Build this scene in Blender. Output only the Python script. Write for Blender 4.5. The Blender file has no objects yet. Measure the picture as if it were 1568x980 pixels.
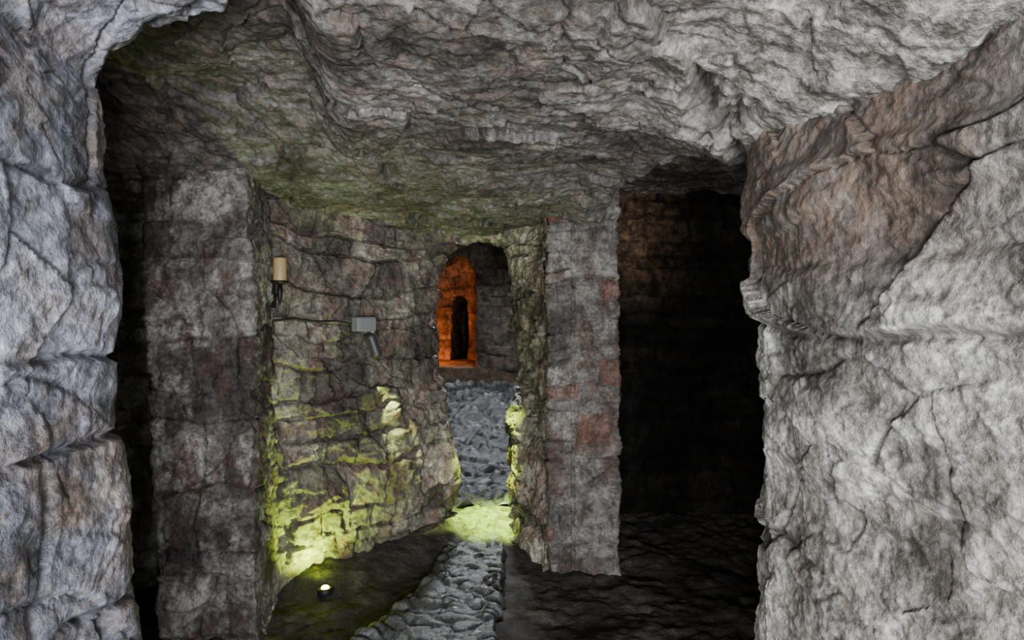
import bpy, numpy as np, math
from mathutils import Vector, Matrix

# ------------------------------------------------------------------ noise
rng = np.random.RandomState(7)
PERM = rng.permutation(256); PERM = np.concatenate([PERM, PERM, PERM])
G = rng.normal(size=(256, 3)); G /= np.linalg.norm(G, axis=1)[:, None]
RND = rng.rand(256, 6)

def hidx(ix, iy, iz):
    return PERM[PERM[PERM[ix & 255] + (iy & 255)] + (iz & 255)]

def perlin(p):
    i = np.floor(p).astype(np.int64); f = p - i
    w = f * f * f * (f * (f * 6 - 15) + 10)
    out = np.zeros(len(p))
    for dx in (0, 1):
        wx = w[:, 0] if dx else 1 - w[:, 0]
        for dy in (0, 1):
            wy = w[:, 1] if dy else 1 - w[:, 1]
            for dz in (0, 1):
                wz = w[:, 2] if dz else 1 - w[:, 2]
                g = G[hidx(i[:, 0] + dx, i[:, 1] + dy, i[:, 2] + dz)]
                out += wx * wy * wz * (g[:, 0] * (f[:, 0] - dx) + g[:, 1] * (f[:, 1] - dy) + g[:, 2] * (f[:, 2] - dz))
    return out * 1.5

def fbm(p, o=4, rough=0.5):
    s = np.zeros(len(p)); a = 1.0; q = p.copy()
    for k in range(o):
        s += a * perlin(q); q = q * 2.03 + 17.3; a *= rough
    return s

def ridge(p, o=3):
    s = np.zeros(len(p)); a = 1.0; q = p.copy()
    for k in range(o):
        s += a * (1 - 2 * np.abs(perlin(q))); q = q * 2.1 + 5.7; a *= 0.5
    return s / 1.75 - 0.4

def voro(p):
    i = np.floor(p).astype(np.int64); f = p - i
    n = len(p); F1 = np.full(n, 9.0); F2 = np.full(n, 9.0)
    ID = np.zeros(n, int); D = np.zeros((n, 3))
    for dx in (-1, 0, 1):
        for dy in (-1, 0, 1):
            for dz in (-1, 0, 1):
                h = hidx(i[:, 0] + dx, i[:, 1] + dy, i[:, 2] + dz)
                r = RND[h]
                v = np.stack([f[:, 0] - dx - r[:, 0], f[:, 1] - dy - r[:, 1], f[:, 2] - dz - r[:, 2]], 1)
                d = np.sqrt((v * v).sum(1))
                m = d < F1
                F2 = np.where(m, F1, np.minimum(F2, d))
                F1 = np.where(m, d, F1); ID = np.where(m, h, ID); D[m] = v[m]
    return F1, F2, ID, D

def facet(p):
    F1, F2, ID, D = voro(p)
    g = G[(ID * 7 + 3) & 255]
    return (RND[ID, 3] - 0.5) + (D * g).sum(1) * 0.9, F2 - F1

def ss(a, b, x):
    t = np.clip((x - a) / (b - a), 0, 1); return t * t * (3 - 2 * t)

def brick(u, v, p, h, l, seed=0, gw=0.022, fade=0., warp=1.):
    u = u + warp * .07 * fbm(p * 2.3 + seed, 2); v = v + warp * (.06 * fbm(p * 1.7 + seed + 9, 3))
    v = v + .22 * h * np.sin(v / h * 1.7 + seed) + .15 * h * np.sin(v / h * 3.9 + 1)
    row = np.floor(v / h).astype(int)
    rr = RND[(row * 13 + seed) & 255, 0]
    L = l * (0.6 + 0.9 * rr)
    ul = u / L + rr * 7.3
    ul = ul + .16 * np.sin(ul * 2.1 + row * 1.3)
    col = np.floor(ul).astype(int)
    fu = (ul - col) * L; fv = v - row * h
    e = np.minimum(np.minimum(fu, L - fu), np.minimum(fv, h - fv))
    e = e + 0.012 * perlin(p * 18)
    g = ss(0.0, gw, e)
    if fade:
        k = ss(-.25, .25, fbm(p * 2.1 + seed + 3, 3) + .5 - fade)
        g = 1 - (1 - g) * k
    idx = PERM[PERM[(row + seed) & 255] + (col & 255)]
    return g, RND[idx, 1], RND[idx, 2], fu / L - .5, fv / h - .5

# ------------------------------------------------------------------ meshes
def smooth_grid(P, k):
    for _ in range(k):
        Q = P.copy()
        Q[1:-1] = (P[:-2] + 2 * P[1:-1] + P[2:]) / 4
        P = Q.copy()
        P[:, 1:-1] = (Q[:, :-2] + 2 * Q[:, 1:-1] + Q[:, 2:]) / 4
    return P

def grid_object(name, P, disp, mat, inside, k=4, flip=None):
    P = smooth_grid(P, k)
    nv, nu = P.shape[:2]
    du = np.gradient(P, axis=1); dv = np.gradient(P, axis=0)
    N = np.cross(du, dv); N /= (np.linalg.norm(N, axis=2)[..., None] + 1e-9)
    if flip is None:
        s = ((np.array(inside) - P) * N).sum(2).sum()
        flip = s < 0
    if flip: N = -N
    p = P.reshape(-1, 3); n = N.reshape(-1, 3)
    d, mask = disp(p, n)
    p = p + n * d[:, None]
    idx = np.arange(nv * nu).reshape(nv, nu)
    a, b, c, e = idx[:-1, :-1], idx[:-1, 1:], idx[1:, 1:], idx[1:, :-1]
    q = np.stack([a, b, c, e] if not flip else [a, e, c, b], -1).reshape(-1, 4)
    me = bpy.data.meshes.new(name)
    me.vertices.add(len(p)); me.vertices.foreach_set('co', p.astype(np.float32).ravel())
    me.loops.add(q.size); me.loops.foreach_set('vertex_index', q.astype(np.int32).ravel())
    me.polygons.add(len(q))
    me.polygons.foreach_set('loop_start', np.arange(0, q.size, 4, dtype=np.int32))
    me.polygons.foreach_set('use_smooth', np.ones(len(q), bool))
    me.update(calc_edges=True)
    at = me.attributes.new('mask', 'FLOAT_COLOR', 'POINT')
    at.data.foreach_set('color', mask.astype(np.float32).ravel())
    me.materials.append(mat)
    ob = bpy.data.objects.new(name, me); bpy.context.collection.objects.link(ob)
    return ob

def loft_grid(rings, res, nvs):
    R = np.array(rings, float)
    seg = np.linalg.norm(np.diff(R, axis=1), axis=2).max(0)
    cu = np.concatenate([[0], np.cumsum(seg)])
    nu = max(int(cu[-1] / res), 2)
    t = np.linspace(0, cu[-1], nu + 1)
    RR = np.stack([np.stack([np.interp(t, cu, r[:, c]) for c in range(3)], 1) for r in R])
    rows = []
    for i, n in enumerate(nvs):
        for j in range(n):
            w = j / n; rows.append(RR[i] * (1 - w) + RR[i + 1] * w)
    rows.append(RR[-1])
    return np.array(rows)

def wall_levels(levels, res, k, name, disp, mat, inside):
    rings = [[(x, y, z) for x, y in pts] for z, pts in levels]
    nvs = [max(1, int((levels[i + 1][0] - levels[i][0]) / res)) for i in range(len(levels) - 1)]
    return grid_object(name, loft_grid(rings, res, nvs), disp, mat, inside, k)

# ------------------------------------------------------------------ materials
def rock_mat(name, dark, mid, light, tint, tint2, moss, rough=(.55, .9), bump=.5, seed=0., brickred=0.0, dirt_shade=(.03, .026, .022), mossbias=0.0, spec=.4, tintamt=.6, var=(.6, 1.35), ramp1=(.38, .5, .61)):
    m = bpy.data.materials.new(name); m.use_nodes = True
    nt = m.node_tree; N = nt.nodes; L = nt.links
    bs = N['Principled BSDF']
    tc = N.new('ShaderNodeTexCoord'); mp = N.new('ShaderNodeMapping'); mp.inputs['Location'].default_value = (seed, seed * 2, seed * 3)
    L.new(tc.outputs['Object'], mp.inputs['Vector'])
    def noise(sc, det=8, ro=.6, dist=0.):
        n = N.new('ShaderNodeTexNoise'); n.inputs['Scale'].default_value = sc; n.inputs['Detail'].default_value = det
        n.inputs['Roughness'].default_value = ro; n.inputs['Distortion'].default_value = dist
        L.new(mp.outputs[0], n.inputs['Vector']); return n.outputs['Fac']
    def ramp(src, stops):
        r = N.new('ShaderNodeValToRGB'); e = r.color_ramp.elements
        while len(e) < len(stops): e.new(.5)
        for el, (pos, c) in zip(e, stops):
            el.position = pos; el.color = (*c, 1) if len(c) == 3 else c
        L.new(src, r.inputs[0]); return r.outputs[0]
    def mix(fac, a, b, mode='MIX'):
        x = N.new('ShaderNodeMix'); x.data_type = 'RGBA'; x.blend_type = mode
        for s, v in ((0, fac), (6, a), (7, b)):
            if hasattr(v, 'is_linked'): L.new(v, x.inputs[s])
            elif isinstance(v, (int, float)): x.inputs[s].default_value = v
            else: x.inputs[s].default_value = (*v, 1)
        return x.outputs[2]
    def math_(op, a, b=None, clamp=False):
        x = N.new('ShaderNodeMath'); x.operation = op; x.use_clamp = clamp
        for s, v in ((0, a), (1, b)):
            if v is None: continue
            if hasattr(v, 'is_linked'): L.new(v, x.inputs[s])
            else: x.inputs[s].default_value = v
        return x.outputs[0]
    def mrange(src, a, b, c, d):
        x = N.new('ShaderNodeMapRange'); L.new(src, x.inputs[0])
        for i, v in enumerate((a, b, c, d)): x.inputs[i + 1].default_value = v
        return x.outputs[0]
    at = N.new('ShaderNodeAttribute'); at.attribute_name = 'mask'
    sp = N.new('ShaderNodeSeparateColor'); L.new(at.outputs['Color'], sp.inputs[0])
    n1 = noise(2.6, 6, .68); n2 = noise(6.5, 6, .68); n3 = noise(60, 4, .75); n4 = noise(15, 5, .72)
    base = ramp(n1, [(ramp1[0], dark), (ramp1[1], mid), (ramp1[2], light)])
    base = mix(math_('MULTIPLY', mrange(n2, .5, .57, 0, 1), tintamt), base, tint)
    base = mix(math_('MULTIPLY', sp.outputs[2], mrange(n4, .35, .6, .45, 1)), base, tint2)
    br = mrange(sp.outputs[0], 0, 1, var[0], var[1])
    cc = N.new('ShaderNodeCombineColor')
    for i in range(3): L.new(br, cc.inputs[i])
    base = mix(1.0, base, cc.outputs[0], 'MULTIPLY')
    if brickred:
        base = mix(mrange(sp.outputs[0], 1 - brickred, 1 - brickred + .01, 0, .7), base, (.15, .062, .042))
    fine = ramp(n3, [(.3, (.6, .6, .6)), (.7, (1.25, 1.25, 1.25))])
    base = mix(1.0, base, fine, 'MULTIPLY')
    sp4 = ramp(n4, [(.38, (.42, .40, .38)), (.6, (1.2, 1.2, 1.2))])
    base = mix(.85, base, sp4, 'MULTIPLY')
    base = mix(math_('MULTIPLY', sp.outputs[1], .8), base, dirt_shade)  # joint dirt, plus shade painted into cracks, pits and hollows
    mm = math_('ADD', at.outputs['Alpha'], math_('SUBTRACT', math_('MULTIPLY', math_('ADD', n1, n4), .5), .5 - mossbias))
    mm = mrange(mm, .38, .6, 0, 1)
    base = mix(math_('MULTIPLY', mm, .85), base, moss)
    L.new(base, bs.inputs['Base Color'])
    L.new(mrange(n2, .35, .65, rough[0], rough[1]), bs.inputs['Roughness'])
    bs.inputs['Specular IOR Level'].default_value = spec
    hsum = math_('ADD', math_('MULTIPLY', n3, .7), math_('MULTIPLY', n4, 1.2))
    bp = N.new('ShaderNodeBump'); bp.inputs['Strength'].default_value = bump; bp.inputs['Distance'].default_value = .018
    L.new(hsum, bp.inputs['Height']); L.new(bp.outputs[0], bs.inputs['Normal'])
    return m

def simple_mat(name, col, rough=.5, metal=0., emit=None, es=0., noise=True):
    m = bpy.data.materials.new(name); m.use_nodes = True
    nt = m.node_tree; b = nt.nodes['Principled BSDF']
    b.inputs['Base Color'].default_value = (*col, 1); b.inputs['Roughness'].default_value = rough; b.inputs['Metallic'].default_value = metal
    if noise:
        n = nt.nodes.new('ShaderNodeTexNoise'); n.inputs['Scale'].default_value = 60
        r = nt.nodes.new('ShaderNodeValToRGB')
        r.color_ramp.elements[0].position = .35; r.color_ramp.elements[0].color = (*[c * .55 for c in col], 1)
        r.color_ramp.elements[1].position = .6; r.color_ramp.elements[1].color = (*col, 1)
        nt.links.new(n.outputs['Fac'], r.inputs[0]); nt.links.new(r.outputs[0], b.inputs['Base Color'])
    if emit: b.inputs['Emission Color'].default_value = (*emit, 1); b.inputs['Emission Strength'].default_value = es
    return m

M_left = rock_mat('cool_lit_limestone_left', (.08, .083, .098), (.22, .23, .275), (.42, .44, .51), (.21, .165, .14), (.30, .22, .16), (.2, .22, .12), rough=(.3, .7), seed=1., bump=.4, tintamt=.5, dirt_shade=(.02, .02, .022))  # cool daylight on the left jamb is put into this blue-grey colour
M_right = rock_mat('pale_limestone_right', (.12, .112, .10), (.35, .34, .32), (.66, .65, .62), (.22, .19, .16), (.145, .105, .08), (.2, .22, .12), rough=(.4, .8), seed=4., bump=.38, tintamt=.5, dirt_shade=(.025, .02, .018))
M_ceil = rock_mat('hewn_ceiling_rock', (.06, .056, .051), (.145, .138, .128), (.26, .252, .238), (.16, .12, .095), (.46, .44, .41), (.10, .115, .055), rough=(.4, .8), seed=9., bump=.45, dirt_shade=(.016, .014, .011))
M_back = rock_mat('mossy_masonry', (.07, .06, .05), (.165, .148, .12), (.30, .275, .225), (.19, .12, .095), (.4, .38, .3), (.14, .16, .045), rough=(.35, .75), seed=13., bump=.6, brickred=.035, var=(.4, 1.55), dirt_shade=(.018, .016, .012), tintamt=.6)
M_pil = rock_mat('pillar_masonry', (.045, .037, .036), (.145, .13, .12), (.31, .295, .275), (.095, .06, .052), (.37, .35, .33), (.1, .11, .05), rough=(.5, .85), seed=17., bump=.6, brickred=.03, tintamt=.9, dirt_shade=(.014, .012, .01), var=(.45, 1.5))
M_pil2 = rock_mat('pillar_masonry_pale', (.04, .036, .033), (.13, .12, .108), (.25, .235, .213), (.095, .06, .046), (.22, .207, .188), (.1, .11, .05), rough=(.5, .85), seed=21., bump=.7, brickred=.10, tintamt=.75, dirt_shade=(.014, .012, .010), var=(.5, 1.5))
M_dark = rock_mat('shaded_recess_masonry', (.003, .003, .0028), (.008, .0075, .006), (.018, .016, .013), (.012, .009, .007), (.19, .12, .072), (.014, .018, .004), rough=(.6, .9), seed=25., bump=.5, dirt_shade=(.002, .002, .002), spec=.08)  # near-black colour carries the shade of the right recess
M_darkl = rock_mat('damp_masonry', (.09, .09, .08), (.20, .20, .17), (.34, .33, .29), (.16, .14, .11), (.16, .085, .05), (.13, .15, .09), rough=(.6, .9), seed=27., bump=.5, dirt_shade=(.012, .012, .012), spec=.2)
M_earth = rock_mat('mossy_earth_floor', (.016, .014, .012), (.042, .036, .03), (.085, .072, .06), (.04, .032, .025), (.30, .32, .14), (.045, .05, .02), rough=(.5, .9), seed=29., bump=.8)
M_path = rock_mat('worn_wet_paving', (.035, .036, .038), (.08, .082, .085), (.155, .158, .162), (.06, .06, .058), (.3, .3, .3), (.1, .12, .04), rough=(.22, .45), seed=33., bump=.4, spec=.7, dirt_shade=(.01, .01, .01))
M_pathf = rock_mat('worn_rock_floor', (.04, .041, .044), (.13, .133, .14), (.28, .286, .30), (.06, .06, .06), (.3, .3, .3), (.1, .12, .04), rough=(.35, .6), seed=35., bump=.5, spec=.5, dirt_shade=(.006, .006, .006))
M_far = rock_mat('back_room_masonry', (.03, .026, .022), (.08, .066, .054), (.14, .12, .095), (.09, .06, .042), (.2, .12, .07), (.06, .07, .02), seed=41., bump=.5, spec=.15, dirt_shade=(.006, .005, .004))
M_ochre = rock_mat('passage_sandstone', (.12, .08, .05), (.25, .17, .10), (.4, .28, .17), (.2, .12, .07), (.2, .12, .07), (.2, .12, .05), seed=45., bump=.5, spec=.2, dirt_shade=(.004, .004, .003))

# ------------------------------------------------------------------ displacements
def M(n, r=None, g=None, b=None, a=None):
    o = np.zeros((n, 4)); o[:, 0] = .5
    for i, v in enumerate((r, g, b, a)):
        if v is not None: o[:, i] = v
    return np.clip(o, 0, 1)

def hewn(p, amp=1., strat=1.6, seed=0., fr=1., a=(.05, .03, .016, .006)):
    q = p + seed
    w = q + .045 * np.stack([fbm(q * 2.5, 2), fbm(q * 2.5 + 31, 2), fbm(q * 2.5 + 57, 2)], 1) + .006 * np.stack([perlin(q * 14), perlin(q * 14 + 31), perlin(q * 14 + 57)], 1)
    f1, e1 = facet(w * np.array([2.8, 2.8, 2.8 * strat]) * fr)
    f2, e2 = facet(w * np.array([8., 8., 8 * strat]) * fr + 11)
    f3, e3 = facet(w * np.array([22., 22., 22 * strat]) * fr + 5)
    d = a[0] * fbm(q * 1.4, 3) + a[1] * f1 + a[2] * f2 + a[3] * f3 + .003 * fbm(q * 30, 3, .6)
    cr = (1 - ss(0, .03, e1)) * ss(-.1, .1, fbm(q * 2 + 5, 2))
    d = d - a[1] * .5 * cr - a[2] * .3 * (1 - ss(0, .06, e2))
    cav = np.clip(cr * .8 + .35 * (1 - ss(0, .08, e2)) + np.clip(-f2, 0, 1) * .35, 0, 1)
    return d * amp, cav

def d_left(p, n):
    d, cav = hewn(p, 1, 1.2, 3., .8, (.035, .018, .007, .003))
    u = p[:, 0] * .5 + p[:, 1]
    g, r, r2, fu, fv = brick(u, p[:, 2] + .07, p, .31, .5, 5, .02, fade=.2, warp=.7)
    d = d + .026 * g + .026 * (r2 - .5) + .005 * fbm(p * 16, 3)
    return d, M(len(p), .35 + .4 * r, np.maximum(cav * .5, (1 - g) * .75), ss(.2, .6, fbm(p * 3 + 4, 3)) * .5)

def d_right(p, n):
    d, cav = hewn(p, 1, 1.8, 40., .6, (.055, .032, .010, .003))
    z = p[:, 2]
    s = z + .05 * fbm(p * 1.5 + 8, 3) - .04 * (p[:, 1] - 1.5)
    lay = np.zeros(len(p))
    for zz, a, w in ((1.78, .022, .02), (1.62, -.018, .02), (1.45, .03, .012), (1.93, -.02, .02), (1.05, .02, .04), (.72, -.02, .04)):
        lay += a * ss(-w, w, s - zz)
    pits = np.clip(fbm(p * np.array([9, 9, 13.]) + 3, 3, .55) + .12, -1, 0)
    d = d + lay + .014 * pits + .0025 * fbm(p * 26, 3, .6)
    k = ss(-.3, .2, fbm(p * 2 + 77, 2))
    groove = (np.exp(-((s - 1.45) / .013) ** 2) + .8 * np.exp(-((s - 1.76) / .011) ** 2)) * k
    d -= .025 * groove
    warm = np.clip(ss(1.48, 1.72, s) * ss(.9, 1.7, p[:, 1]) * 1.1, 0, 1)
    lit_pale = ss(1.5, 1.0, z) * .3  # brighter light low on the wall, painted into the rock tone
    return d, M(len(p), .45 + lit_pale + .4 * fbm(p * 3, 3), np.clip(cav * .6 + groove * .8 - pits * .8, 0, 1), warm)

def d_ceil(p, n):
    d, cav = hewn(p, 1, 1.0, 80., .85, (.04, .030, .016, .005))
    q = p + .03 * np.stack([fbm(p * 4, 2), fbm(p * 4 + 9, 2), 0 * p[:, 0]], 1)
    rg = ridge(q * np.array([6, 10, 6.]), 3)
    d += .014 * rg + .004 * ridge(q * np.array([16, 24, 16.]), 2)
    x, y = p[:, 0], p[:, 1]
    t = (y - 1.5)
    xc = .34 + .6 * t + .16 * fbm(p * 4.5, 3) + .02 * perlin(p * 20)
    wv = .022 + .05 * ss(1.9, 2.4, y)
    k = ss(-.45, .05, fbm(p * 3.3 + 71, 2) + .5 * ss(1.9, 2.3, y))
    cr = np.exp(-((x - xc) / wv) ** 2) * ss(1.3, 1.6, y) * ss(2.7, 2.45, y) * k
    xc2 = .12 + .25 * (y - 1.5) + .10 * fbm(p * 5, 3)
    cr2 = np.exp(-((x - xc2) / .011) ** 2) * ss(2.2, 2.0, y) * ss(-.1, .2, fbm(p * 4 + 7, 2))
    d = d - .085 * cr - .02 * cr2 + .045 * ss(.02, -.02, x - xc) * ss(1.3, 1.6, y) * ss(2.6, 2.3, y)
    lit_pale = ss(0.05, .8, x) * ss(2.7, 1.7, y)  # light gradient towards the near right, painted as paler rock
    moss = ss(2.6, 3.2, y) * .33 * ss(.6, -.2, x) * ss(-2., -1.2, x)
    return d, M(len(p), .5 + .4 * fbm(p * 3, 3), np.clip(cav * .7 + cr + cr2 * .7 + np.clip(-rg - .1, 0, 1) * .6, 0, 1), lit_pale * .85, moss)

def d_back(p, n):
    x, y, z = p.T
    d, cav = hewn(p, .6, 1.3, 120.)
    u = x * .7 + y * .72
    g, r, r2, fu, fv = brick(u, z, p, .155, .24, 9, .02, fade=.05, warp=1.4)
    rough = ss(-.75, -.45, x) * .7
    d = d + (.024 * g + .045 * (r2 - .5)) * (1 - rough * .5) + .014 * fbm(p * 6, 3) + .006 * fbm(p * 18, 3)
    for (bx, by, bz, a, s) in ((-.74, 4.0, .93, .08, .06), (-.72, 4.02, .80, .05, .05), (-.88, 3.88, 1.05, .05, .07), (-1.15, 3.58, .5, .03, .1)):
        d += a * np.exp(-((x - bx) ** 2 + (y - by) ** 2 + (z - bz) ** 2) / s ** 2)
    f4, e4 = facet(p * 6.5 + 3)
    d += (.03 * fbm(p * 3.3 + 50, 3) + .035 * f4) * ss(-.8, -.4, x)
    moss = .14 + .30 * ss(1.1, .5, z) * ss(-.4, -.9, x) + .10 * ss(1.6, 2.1, z) + .1 * ss(-.1, .1, x)  # moss, strengthened low on the left to paint a wider green uplight wash
    return d, M(len(p), .1 + .88 * r, np.maximum((1 - g) * .75 * (1 - rough * .4), cav * .45), 0, moss)

def d_pil(seed, h, l, fade, xs=None):
    def f(p, n):
        d, cav = hewn(p, .4, 1.3, float(seed))
        u = p[:, 0] + p[:, 1] * .9
        g, r, r2, fu, fv = brick(u, p[:, 2], p, h, l, seed, .014, fade=fade)
        if xs is not None:
            k = ss(xs - .03, xs + .03, p[:, 0] + .03 * perlin(p * 9)) * .8
            g = g * (1 - k) + k * (1 - (1 - g) * .35)
            r = np.where(r > .9, r, r * (1 - k * .6) + k * .3); r2 = r2 * (1 - k) + k * .5
            d = d - .018 * np.exp(-((p[:, 0] - xs) / .008) ** 2)
        d = d + .014 * g + .018 * (r2 - .5) + .010 * fbm(p * 9, 3) + .007 * fbm(p * 25, 3)
        pt = ss(.0, .4, fbm(p * np.array([5, 5, 2.2]) + 6, 4, .6)) * .8
        return d, M(len(p), .1 + .88 * r, np.maximum((1 - g) * .75, cav * .5), pt, .12 * ss(.6, 0, p[:, 2]))
    return f

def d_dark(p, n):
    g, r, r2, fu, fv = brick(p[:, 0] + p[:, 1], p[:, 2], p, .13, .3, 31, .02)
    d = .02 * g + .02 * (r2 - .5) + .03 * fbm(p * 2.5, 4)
    warm = ss(1.5, 2.0, p[:, 2]) * ss(1.4, .7, p[:, 0]) * ss(0, .4, p[:, 0])  # lit upper corner of the recess, painted in as brown tint
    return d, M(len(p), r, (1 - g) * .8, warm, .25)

def d_far(p, n):
    g, r, r2, fu, fv = brick(p[:, 0] + p[:, 1], p[:, 2], p, .17, .3, 51, .015, fade=.1)
    d = .014 * g + .02 * (r2 - .5) + .04 * fbm(p * 2.5, 4)
    return d, M(len(p), r, np.maximum((1 - g) * .7, ss(.9, .82, p[:, 2]) * ss(8.3, 8.4, p[:, 1])), 0, 0)  # foot of the far doorway darkened as well, shade in the colour

# ------------------------------------------------------------------ walls
prof = [(-.90, -.1), (-.90, .4), (-.905, .9), (-.92, 1.12), (-.94, 1.35), (-.95, 1.6), (-.967, 1.72), (-.975, 1.95), (-1.0, 2.06), (-.95, 2.13), (-.84, 2.18), (-.66, 2.215), (-.60, 2.32), (-.4, 2.55)]
def ring(y, dx=0, dz=0, out=0):
    r = []
    for i, (x, z) in enumerate(prof):
        r.append((x + dx - out * (1 if i < 9 else .6 * (13 - i) / 5), y, z + dz + (out * .8 if i >= 8 else 0)))
    return r
rings = [ring(-2.6, .02), ring(.6, .03), ring(.95, .045), ring(1.45, 0.01), ring(1.55, -.03, 0, .02), ring(1.7, -.2, .0, .3), ring(1.75, -.3, 0, 2.2)]
grid_object('wall_left', loft_grid(rings, .0065, [30, 20, 85, 16, 30, 15]), d_left, M_left, (0, 1, 1.2), 5, flip=None)

R = []
for z, off in ((-.1, -.03), (.4, -.03), (.8, -.02), (.95, .01), (1.2, 0), (1.5, .01), (1.8, 0), (2.0, .0), (2.35, .05)):
    lean = .05 * ss(.3, 1.4, np.array([z]))[0]
    R.append((z, [(1.3 + off, -2.6), (1.13, .2), (1.02 - lean * .3, .95), (.95 + off - lean * .2, 1.5), (.83 + off, 2.12), (.86 + off, 2.25), (1.2, 2.5), (3.0, 2.6)]))
def right_wall():
    rings = [[(x, y, z) for x, y in pts] for z, pts in R]
    Rg = np.array(rings)
    ns = [40, 60, 110, 130, 40, 30, 20]
    rows = []
    for r in Rg:
        pts = []
        for i, n in enumerate(ns):
            for j in range(n): pts.append(r[i] + (r[i + 1] - r[i]) * j / n)
        pts.append(r[-1]); rows.append(pts)
    rows = np.array(rows); out = []
    for i in range(len(rows) - 1):
        n = max(1, int((R[i + 1][0] - R[i][0]) / (.006 if R[i][0] > .3 else .015)))
        for j in range(n): out.append(rows[i] + (rows[i + 1] - rows[i]) * j / n)
    out.append(rows[-1])
    return grid_object('wall_right', np.array(out), d_right, M_right, (-1, 0, 1.2), 5)
right_wall()

front = [(-.42, 4.35, -.1), (-.44, 4.35, .2), (-.38, 4.33, .5), (-.43, 4.35, .85), (-.50, 4.37, 1.1), (-.54, 4.38, 1.5), (-.53, 4.38, 1.8), (-.46, 4.4, 1.97), (-.40, 4.42, 2.06), (-.05, 4.5, 2.07), (0.0, 4.5, 1.95), (.03, 4.5, 1.6), (.08, 4.5, 1.2), (.10, 4.5, 1.05), (0.0, 4.4, .85), (-.01, 4.35, .4), (.0, 4.3, -.1)]
outer = [(-1.31, 3.4, -.1), (-1.31, 3.4, .2), (-1.31, 3.4, .5), (-1.31, 3.4, .85), (-1.31, 3.4, 1.1), (-1.31, 3.4, 1.5), (-1.31, 3.4, 1.85), (-1.31, 3.4, 2.4), (-.8, 3.9, 2.4), (0., 4.15, 2.4), (.23, 3.8, 2.4), (.23, 3.8, 1.7), (.23, 3.8, 1.25), (.23, 3.8, 1.05), (.23, 3.8, .85), (.23, 3.8, .4), (.23, 3.8, -.1)]
rear, flange = [], []
for i, (x, y, z) in enumerate(front):
    s = -1 if i < 8 else (1 if i > 9 else 0)
    rear.append((x + .07 * s, y + .5, z + (.05 if s == 0 else 0)))
    flange.append((-1.9 if i < 8 else (1.7 if i > 9 else x), 5.05, z + (1.2 if 7 <= i <= 10 else 0)))
mid = [tuple(.5 * (a + b) for a, b in zip(f, o)) for f, o in zip(front, outer)]
grid_object('wall_back', loft_grid([flange, rear, front, mid, outer], .0075, [20, 50, 85, 85]), d_back, M_back, (0, 0, 1.2), 4)

def pillar(name, top, bot, disp, mat):
    lv = []
    for z in (-.1, .5, 1.1, 1.7, 2.4):
        w = (z + .1) / 2.5
        lv.append((z, [(b[0] * (1 - w) + t[0] * w, b[1] * (1 - w) + t[1] * w) for t, b in zip(top, bot)]))
    wall_levels(lv, .0065, 3, name, disp, mat, (0, 0, 1.2))
pillar('stone_pillar', [(-1.95, 3.7), (-1.74, 3.0), (-1.25, 3.0), (-1.34, 3.55)], [(-1.88, 3.7), (-1.63, 2.98), (-1.185, 2.98), (-1.28, 3.55)], d_pil(61, .24, .34, .25), M_pil)
pillar('stone_pillar', [(.20, 4.25), (.215, 3.8), (.62, 3.8), (.66, 4.7)], [(.2, 4.25), (.225, 3.77), (.63, 3.77), (.66, 4.7)], d_pil(77, .10, .26, .05, .36), M_pil2)

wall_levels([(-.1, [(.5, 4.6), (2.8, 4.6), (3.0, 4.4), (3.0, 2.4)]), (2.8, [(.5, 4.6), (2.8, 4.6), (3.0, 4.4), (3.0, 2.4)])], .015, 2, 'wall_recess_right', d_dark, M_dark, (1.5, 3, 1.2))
wall_levels([(-.1, [(-3.2, 1.6), (-3.0, 3.4), (-2.8, 3.6), (-1.5, 3.6)]), (2.8, [(-3.2, 1.6), (-3.0, 3.4), (-2.8, 3.6), (-1.5, 3.6)])], .015, 2, 'wall_recess_left', d_dark, M_darkl, (-2, 2, 1.2))

# back room
def arch_rg(y, k, o):
    return [(-.76 + (x + .76) * k, y, z if z < 1 else 1 + (z - 1) * (1 + (k - 1) * .2)) for x, z in o]
def far_arch():
    o = [(-1.05, .6), (-1.05, 1.9), (-.95, 2.2), (-.75, 2.36), (-.6, 2.3), (-.49, 2.1), (-.47, 1.7), (-.47, .6)]
    big = [(-2.2, 8.5, .4), (-2.2, 8.5, 2.), (-2.2, 8.5, 3.2), (-.9, 8.5, 3.2), (0, 8.5, 3.2), (1.9, 8.5, 3.2), (1.9, 8.5, 1.7), (1.9, 8.5, .4)]
    grid_object('wall_back_room_rear', loft_grid([arch_rg(8.9, 1., o), arch_rg(8.5, 1.0, o), big], .02, [20, 70]), d_far, M_far, (-.5, 5, 1.5), 2)
    grid_object('wall_passage', loft_grid([arch_rg(10.4, 2.6, o), arch_rg(9.0, 2.6, o), arch_rg(8.88, 1., o)], .03, [70, 20]), d_far, M_ochre, (-.76, 10, 1.5), 1)
    o2 = [(-.98, .6), (-.98, 1.6), (-.95, 1.8), (-.88, 1.9), (-.78, 1.9), (-.70, 1.8), (-.67, 1.6), (-.67, .6)]
    big2 = [(-2.0, 10.2, .6), (-2.0, 10.2, 2.), (-2., 10.2, 3.), (-.9, 10.2, 3.), (-.6, 10.2, 3.), (.6, 10.2, 3.), (.6, 10.2, 1.7), (.6, 10.2, .6)]
    grid_object('wall_passage_end', loft_grid([arch_rg(12.5, 1., o2), arch_rg(10.2, 1., o2), big2], .02, [60, 50]), d_far, M_ochre, (-.76, 8, 1.5), 1)
far_arch()
wall_levels([(-.1, [(-1.85, 4.95), (-1.9, 8.6)]), (3.3, [(-1.85, 4.95), (-1.9, 8.6)])], .04, 1, 'wall_back_room_left', d_far, M_far, (0, 7, 1))
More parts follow.
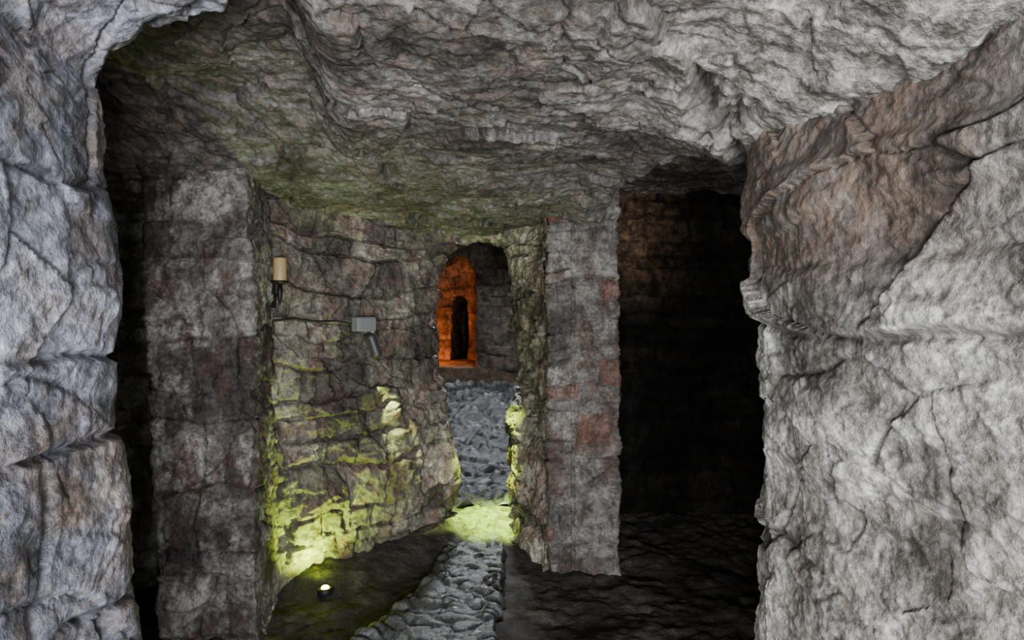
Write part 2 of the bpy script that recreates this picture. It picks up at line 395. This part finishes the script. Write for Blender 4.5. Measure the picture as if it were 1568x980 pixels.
wall_levels([(-.1, [(1.65, 4.95), (1.7, 8.6)]), (3.3, [(1.65, 4.95), (1.7, 8.6)])], .04, 1, 'wall_back_room_right', d_far, M_far, (0, 7, 1))
wall_levels([(.3, [(-1.6, 12.45), (.2, 12.45)]), (3.3, [(-1.6, 12.45), (.2, 12.45)])], .04, 1, 'wall_passage_rear', d_far, M_ochre, (0, 7, 1))
gx, gy = np.meshgrid(np.linspace(-2, 1.8, 80), np.linspace(4.8, 8.7, 80))
grid_object('ceiling_back_room', np.stack([gx, gy, gx * 0 + 3.0], 2), d_far, M_far, (0, 7, 1), 0)

# ceiling
def ceiling():
    xs = np.concatenate([np.linspace(-3.2, -2.2, 25)[:-1], np.linspace(-2.2, 1.2, 450), np.linspace(1.2, 3.1, 40)[1:]])
    ys = np.concatenate([np.linspace(-2.6, 1.3, 45)[:-1], np.linspace(1.3, 4.9, 480)])
    x, y = np.meshgrid(xs, ys)
    z = 2.28 - .14 * ss(2.7, 3.9, y) - .04 * ss(1.6, 2.6, y)
    xl = -.48 - .2 * (y - 1.5)
    z = z + .26 * ss(-.07, .10, xl - x) * ss(3.1, 2.3, y)
    z = z - .2 * ss(.35, 1.0, x) * ss(3.0, 2.2, y)
    z = z - .07 * ss(.05, .5, x) * ss(3.2, 3.8, y)
    step = ss(-.05, .05, y - (3.1 - 2.6 * (x - .63))) * ss(.5, .62, x) * ss(2.3, 2.42, y)
    z = z + .38 * step
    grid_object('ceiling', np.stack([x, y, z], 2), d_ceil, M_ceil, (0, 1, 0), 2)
ceiling()

# floor
def floor_z(x, y):
    return .05 * ss(3.6, 4.2, y) + .07 * ss(4.2, 4.7, y) + .148 * np.clip(y - 4.8, 0, 10)
def cobble(p, sx=8., sy=12.):
    w = p * np.array([sx, sy, 1.]); w[:, 2] = 0
    w += .6 * np.stack([fbm(p * 5, 2), fbm(p * 5 + 9, 2), 0 * p[:, 0]], 1)
    F1, F2, ID, D = voro(w)
    return ss(0, .5, F2 - F1), RND[ID, 4], F1
def d_floor(p, n):
    x, y = p[:, 0], p[:, 1]
    d = .03 * fbm(p * 3, 4) + .014 * fbm(p * 12, 3)
    dw = np.abs((x + 1.31) * .73 - (y - 3.4) * .684)
    d = d + .10 * ss(.35, 0, dw) * ss(3.3, 3.6, y) * ss(4.8, 4.3, y)
    d = d + .02 * fbm(p * 8 + 4, 3) * ss(4.1, 4.3, y)
    lit_sill = ss(4.1, 4.3, y) * ss(-.8, -.55, x) * ss(.25, .0, x)  # pool of threshold light painted into the floor as pale lime
    return d, M(len(p), .5, .2 * (fbm(p * 8, 2) > .2), lit_sill * .9, .18 + .15 * ss(2.8, 4.2, y))
xs = np.linspace(-3.2, 3.1, 420); ys = np.concatenate([np.linspace(-2.6, 2.4, 60)[:-1], np.linspace(2.4, 5.0, 260)])
x, y = np.meshgrid(xs, ys)
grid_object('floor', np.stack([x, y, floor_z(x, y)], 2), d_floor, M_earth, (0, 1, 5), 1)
def d_path(p, n):
    c, r, F1 = cobble(p)
    d = .026 * (1 - ss(0, .8, F1)) + .010 * c + .010 * (r - .5) + .014 * fbm(p * 4, 3) + .004 * fbm(p * 22, 2)
    return d, M(len(p), .4 + .5 * r, (1 - c) * .8, 0, .0)
def d_farfloor(p, n):
    q = p * np.array([5., 5.5, 1.])
    f = fbm(q, 4, .5)
    c, r, F1 = cobble(p, 6.5, 6.5)
    d = .05 * f + .04 * (1 - ss(0, .8, F1)) + .012 * c
    return d, M(len(p), .2 + .8 * r, np.clip(ss(.1, -.3, f) * .6 + (1 - c) * .9, 0, 1), 0, .0)
pl = [[(-1.0, 2.4, .0), (-.08, 2.4, .0)], [(-.66, 3.05, .03), (-.09, 3.05, .03)], [(-.47, 3.6, .04), (-.07, 3.6, .04)], [(-.38, 4.1, .065), (-.06, 4.15, .065)], [(-.32, 4.3, .04), (-.10, 4.35, .04)]]
pl2 = [[(r[0][0] - .03, r[0][1], -.05), r[0], r[1], (r[1][0] + .02, r[1][1], -.05)] for r in pl]
grid_object('paving_path', loft_grid(pl2, .005, [70, 80, 70, 20]), d_path, M_path, (0, 3, 5), 2)
xs = np.linspace(-1.9, 1.7, 300); ys = np.linspace(4.7, 8.45, 380)
x, y = np.meshgrid(xs, ys)
grid_object('floor_back_room', np.stack([x, y, floor_z(x, y) - .01], 2), d_farfloor, M_pathf, (0, 6, 5), 1)
x, y = np.meshgrid(np.linspace(-2.2, 1.2, 100), np.linspace(8.45, 12.5, 110))
z = .86 + 0 * x; z[0] = .5
def d_pf(p, n):
    return .02 * fbm(p * 3, 3), M(len(p), .5, ss(8.56, 8.5, p[:, 1]))  # step riser painted near-black in place of shade
grid_object('floor_passage', np.stack([x, y, z], 2), d_pf, M_ochre, (-.8, 9, 5), 0)

# ------------------------------------------------------------------ fittings
def lathe(name, prof, mat, seg=32, closed=True):
    vs, fs = [], []
    for r, z in prof:
        for i in range(seg):
            a = 2 * math.pi * i / seg; vs.append((r * math.cos(a), r * math.sin(a), z))
    for j in range(len(prof) - 1):
        for i in range(seg):
            k = (i + 1) % seg; fs.append((j * seg + i, j * seg + k, (j + 1) * seg + k, (j + 1) * seg + i))
    fs.append(tuple(range(seg))[::-1]); fs.append(tuple((len(prof) - 1) * seg + i for i in range(seg)))
    me = bpy.data.meshes.new(name); me.from_pydata(vs, [], fs); me.materials.append(mat)
    for p in me.polygons: p.use_smooth = len(p.vertices) == 4
    o = bpy.data.objects.new(name, me); bpy.context.collection.objects.link(o); return o
def tube(name, pts, r, mat):
    c = bpy.data.curves.new(name, 'CURVE'); c.dimensions = '3D'; c.bevel_depth = r; c.bevel_resolution = 4; c.use_fill_caps = True
    s = c.splines.new('POLY'); s.points.add(len(pts) - 1)
    for q, p in zip(s.points, pts): q.co = (*p, 1)
    c.materials.append(mat)
    o = bpy.data.objects.new(name, c); bpy.context.collection.objects.link(o); return o
def box(name, sx, sy, sz, mat, bev=.006):
    import bmesh
    bm = bmesh.new(); bmesh.ops.create_cube(bm, size=1)
    bmesh.ops.scale(bm, vec=(sx, sy, sz), verts=bm.verts)
    bmesh.ops.bevel(bm, geom=bm.edges[:], offset=bev, segments=3, affect='EDGES')
    me = bpy.data.meshes.new(name); bm.to_mesh(me); bm.free(); me.materials.append(mat)
    o = bpy.data.objects.new(name, me); bpy.context.collection.objects.link(o); return o
def empty(name, loc, rz=0):
    e = bpy.data.objects.new(name, None); e.location = loc; e.rotation_euler = (0, 0, rz); bpy.context.collection.objects.link(e); return e
def par(o, e): o.parent = e; return o

iron = simple_mat('black_iron', (.02, .02, .02), .5, .6)
wax = simple_mat('candle_wax', (.5, .38, .17), .45)
steel = simple_mat('grey_enamel', (.25, .26, .27), .5, .2)
cable_m = simple_mat('black_cable', (.02, .02, .02), .6)
WN = math.atan2(-.684, .73)

cs = empty('candle_sconce', (-1.285, 3.43, 1.70), WN)
par(lathe('candle', [(.0, .0), (.034, .0), (.035, .01), (.034, .12), (.031, .128), (.018, .124), (.0, .121)], wax), cs).location = (.085, 0, 0)
par(lathe('wick', [(.0015, .12), (.0012, .138)], iron, 8), cs).location = (.085, 0, 0)
par(lathe('drip_pan', [(.0, -.012), (.02, -.012), (.045, -.002), (.047, .006), (.04, .002), (0, 0)], iron), cs).location = (.085, 0, 0)
par(lathe('spike', [(.002, -.125), (.010, -.09), (.015, -.05), (.011, -.012)], iron, 16), cs).location = (.085, 0, 0)
par(tube('arm', [(-.02, 0, -.06), (.03, 0, -.075), (.07, 0, -.06), (.085, 0, -.04)], .008, iron), cs)
par(box('back_plate', .012, .04, .15, iron, .004), cs).location = (.0, 0, -.06)

sl = empty('wall_spotlight', (-.90, 3.84, 1.475), WN)
par(box('junction_box', .07, .13, .085, steel), sl).location = (.05, -.02, 0)
par(box('box_lid', .01, .115, .07, steel, .003), sl).location = (.088, -.02, 0)
par(tube('knuckle', [(.06, .03, -.04), (.075, .035, -.075)], .011, steel), sl)
hd = par(lathe('lamp_head', [(.0, 0), (.018, .0), (.026, .01), (.027, .12), (.030, .125), (.030, .14), (.025, .14), (.023, .12), (0, .118)], simple_mat('dark_grey_metal', (.06, .06, .065), .5, .3)), sl)
hd.location = (.085, .0, -.06); hd.rotation_euler = (math.radians(180 + 26), math.radians(8), 0)
par(tube('cable', [(.02, -.08, .005), (.03, -.2, .02), (.03, -.32, .015), (.035, -.45, .03), (.035, -.58, .02)], .006, cable_m), sl)

fu = empty('floor_uplight', (-1.01, 3.46, .045))
par(lathe('housing', [(.0, -.05), (.04, -.05), (.044, .0), (.041, .008), (.03, .010), (.026, .006), (0, .004)], iron), fu)
par(lathe('lens', [(.0, .006), (.022, .007), (.018, .015), (.009, .020), (0, .021)], simple_mat('lamp_glass', (1, 1, .7), .2, 0, (.9, 1., .2), 25, noise=False)), fu)

# ------------------------------------------------------------------ lights
def light(kind, name, loc, target, power, col, size=.3, size2=None, angle=60, blend=.5):
    l = bpy.data.lights.new(name, kind); l.energy = power; l.color = col
    if kind == 'AREA':
        l.size = size
        if size2: l.shape = 'RECTANGLE'; l.size_y = size2
    else: l.shadow_soft_size = size
    if kind == 'SPOT': l.spot_size = math.radians(angle); l.spot_blend = blend
    o = bpy.data.objects.new(name, l); o.location = loc
    if target: o.rotation_euler = (Vector(target) - Vector(loc)).to_track_quat('-Z', 'Y').to_euler()
    bpy.context.collection.objects.link(o); return o
light('AREA', 'right_wall_fill', (.72, -2.0, 1.05), (.1, 2., 1.2), 235, (.94, .965, 1.), .75, .9)
light('AREA', 'right_wall_fill', (-.45, -1.0, .85), (1.05, 1.3, .8), 110, (.97, .98, 1.), .5, .6)  # added off-frame fill that brightens the lower right wall
light('SPOT', 'uplight_beam', (-1.01, 3.44, .09), (-1.10, 3.60, .4), 66, (.68, 1., .04), .02, angle=140, blend=1)
light('SPOT', 'spotlight_beam', (-.80, 3.79, 1.27), (-.73, 3.98, .88), 130, (.8, 1., .3), .015, angle=26, blend=.6)
light('SPOT', 'threshold_lamp', (-.15, 4.05, 1.9), (-.13, 4.46, .1), 1700, (.66, 1., .08), .02, angle=25, blend=1)
light('AREA', 'back_room_daylight', (-.3, 7.2, 2.85), (-.2, 5.6, .3), 130, (.88, .94, 1.), .4, .25)
light('POINT', 'passage_lamp', (-1.35, 9.35, 1.08), None, 42, (1., .26, .02), .06)

w = bpy.data.worlds.new('World'); bpy.context.scene.world = w; w.use_nodes = True
w.node_tree.nodes['Background'].inputs[0].default_value = (.5, .6, .8, 1); w.node_tree.nodes['Background'].inputs[1].default_value = .01

cam = bpy.data.cameras.new('camera'); cam.lens = 22.5; cam.sensor_width = 36; cam.clip_start = .02
co = bpy.data.objects.new('camera', cam); co.location = (0, 0, 1.5); co.rotation_euler = (math.radians(90), 0, 0)
bpy.context.collection.objects.link(co); bpy.context.scene.camera = co
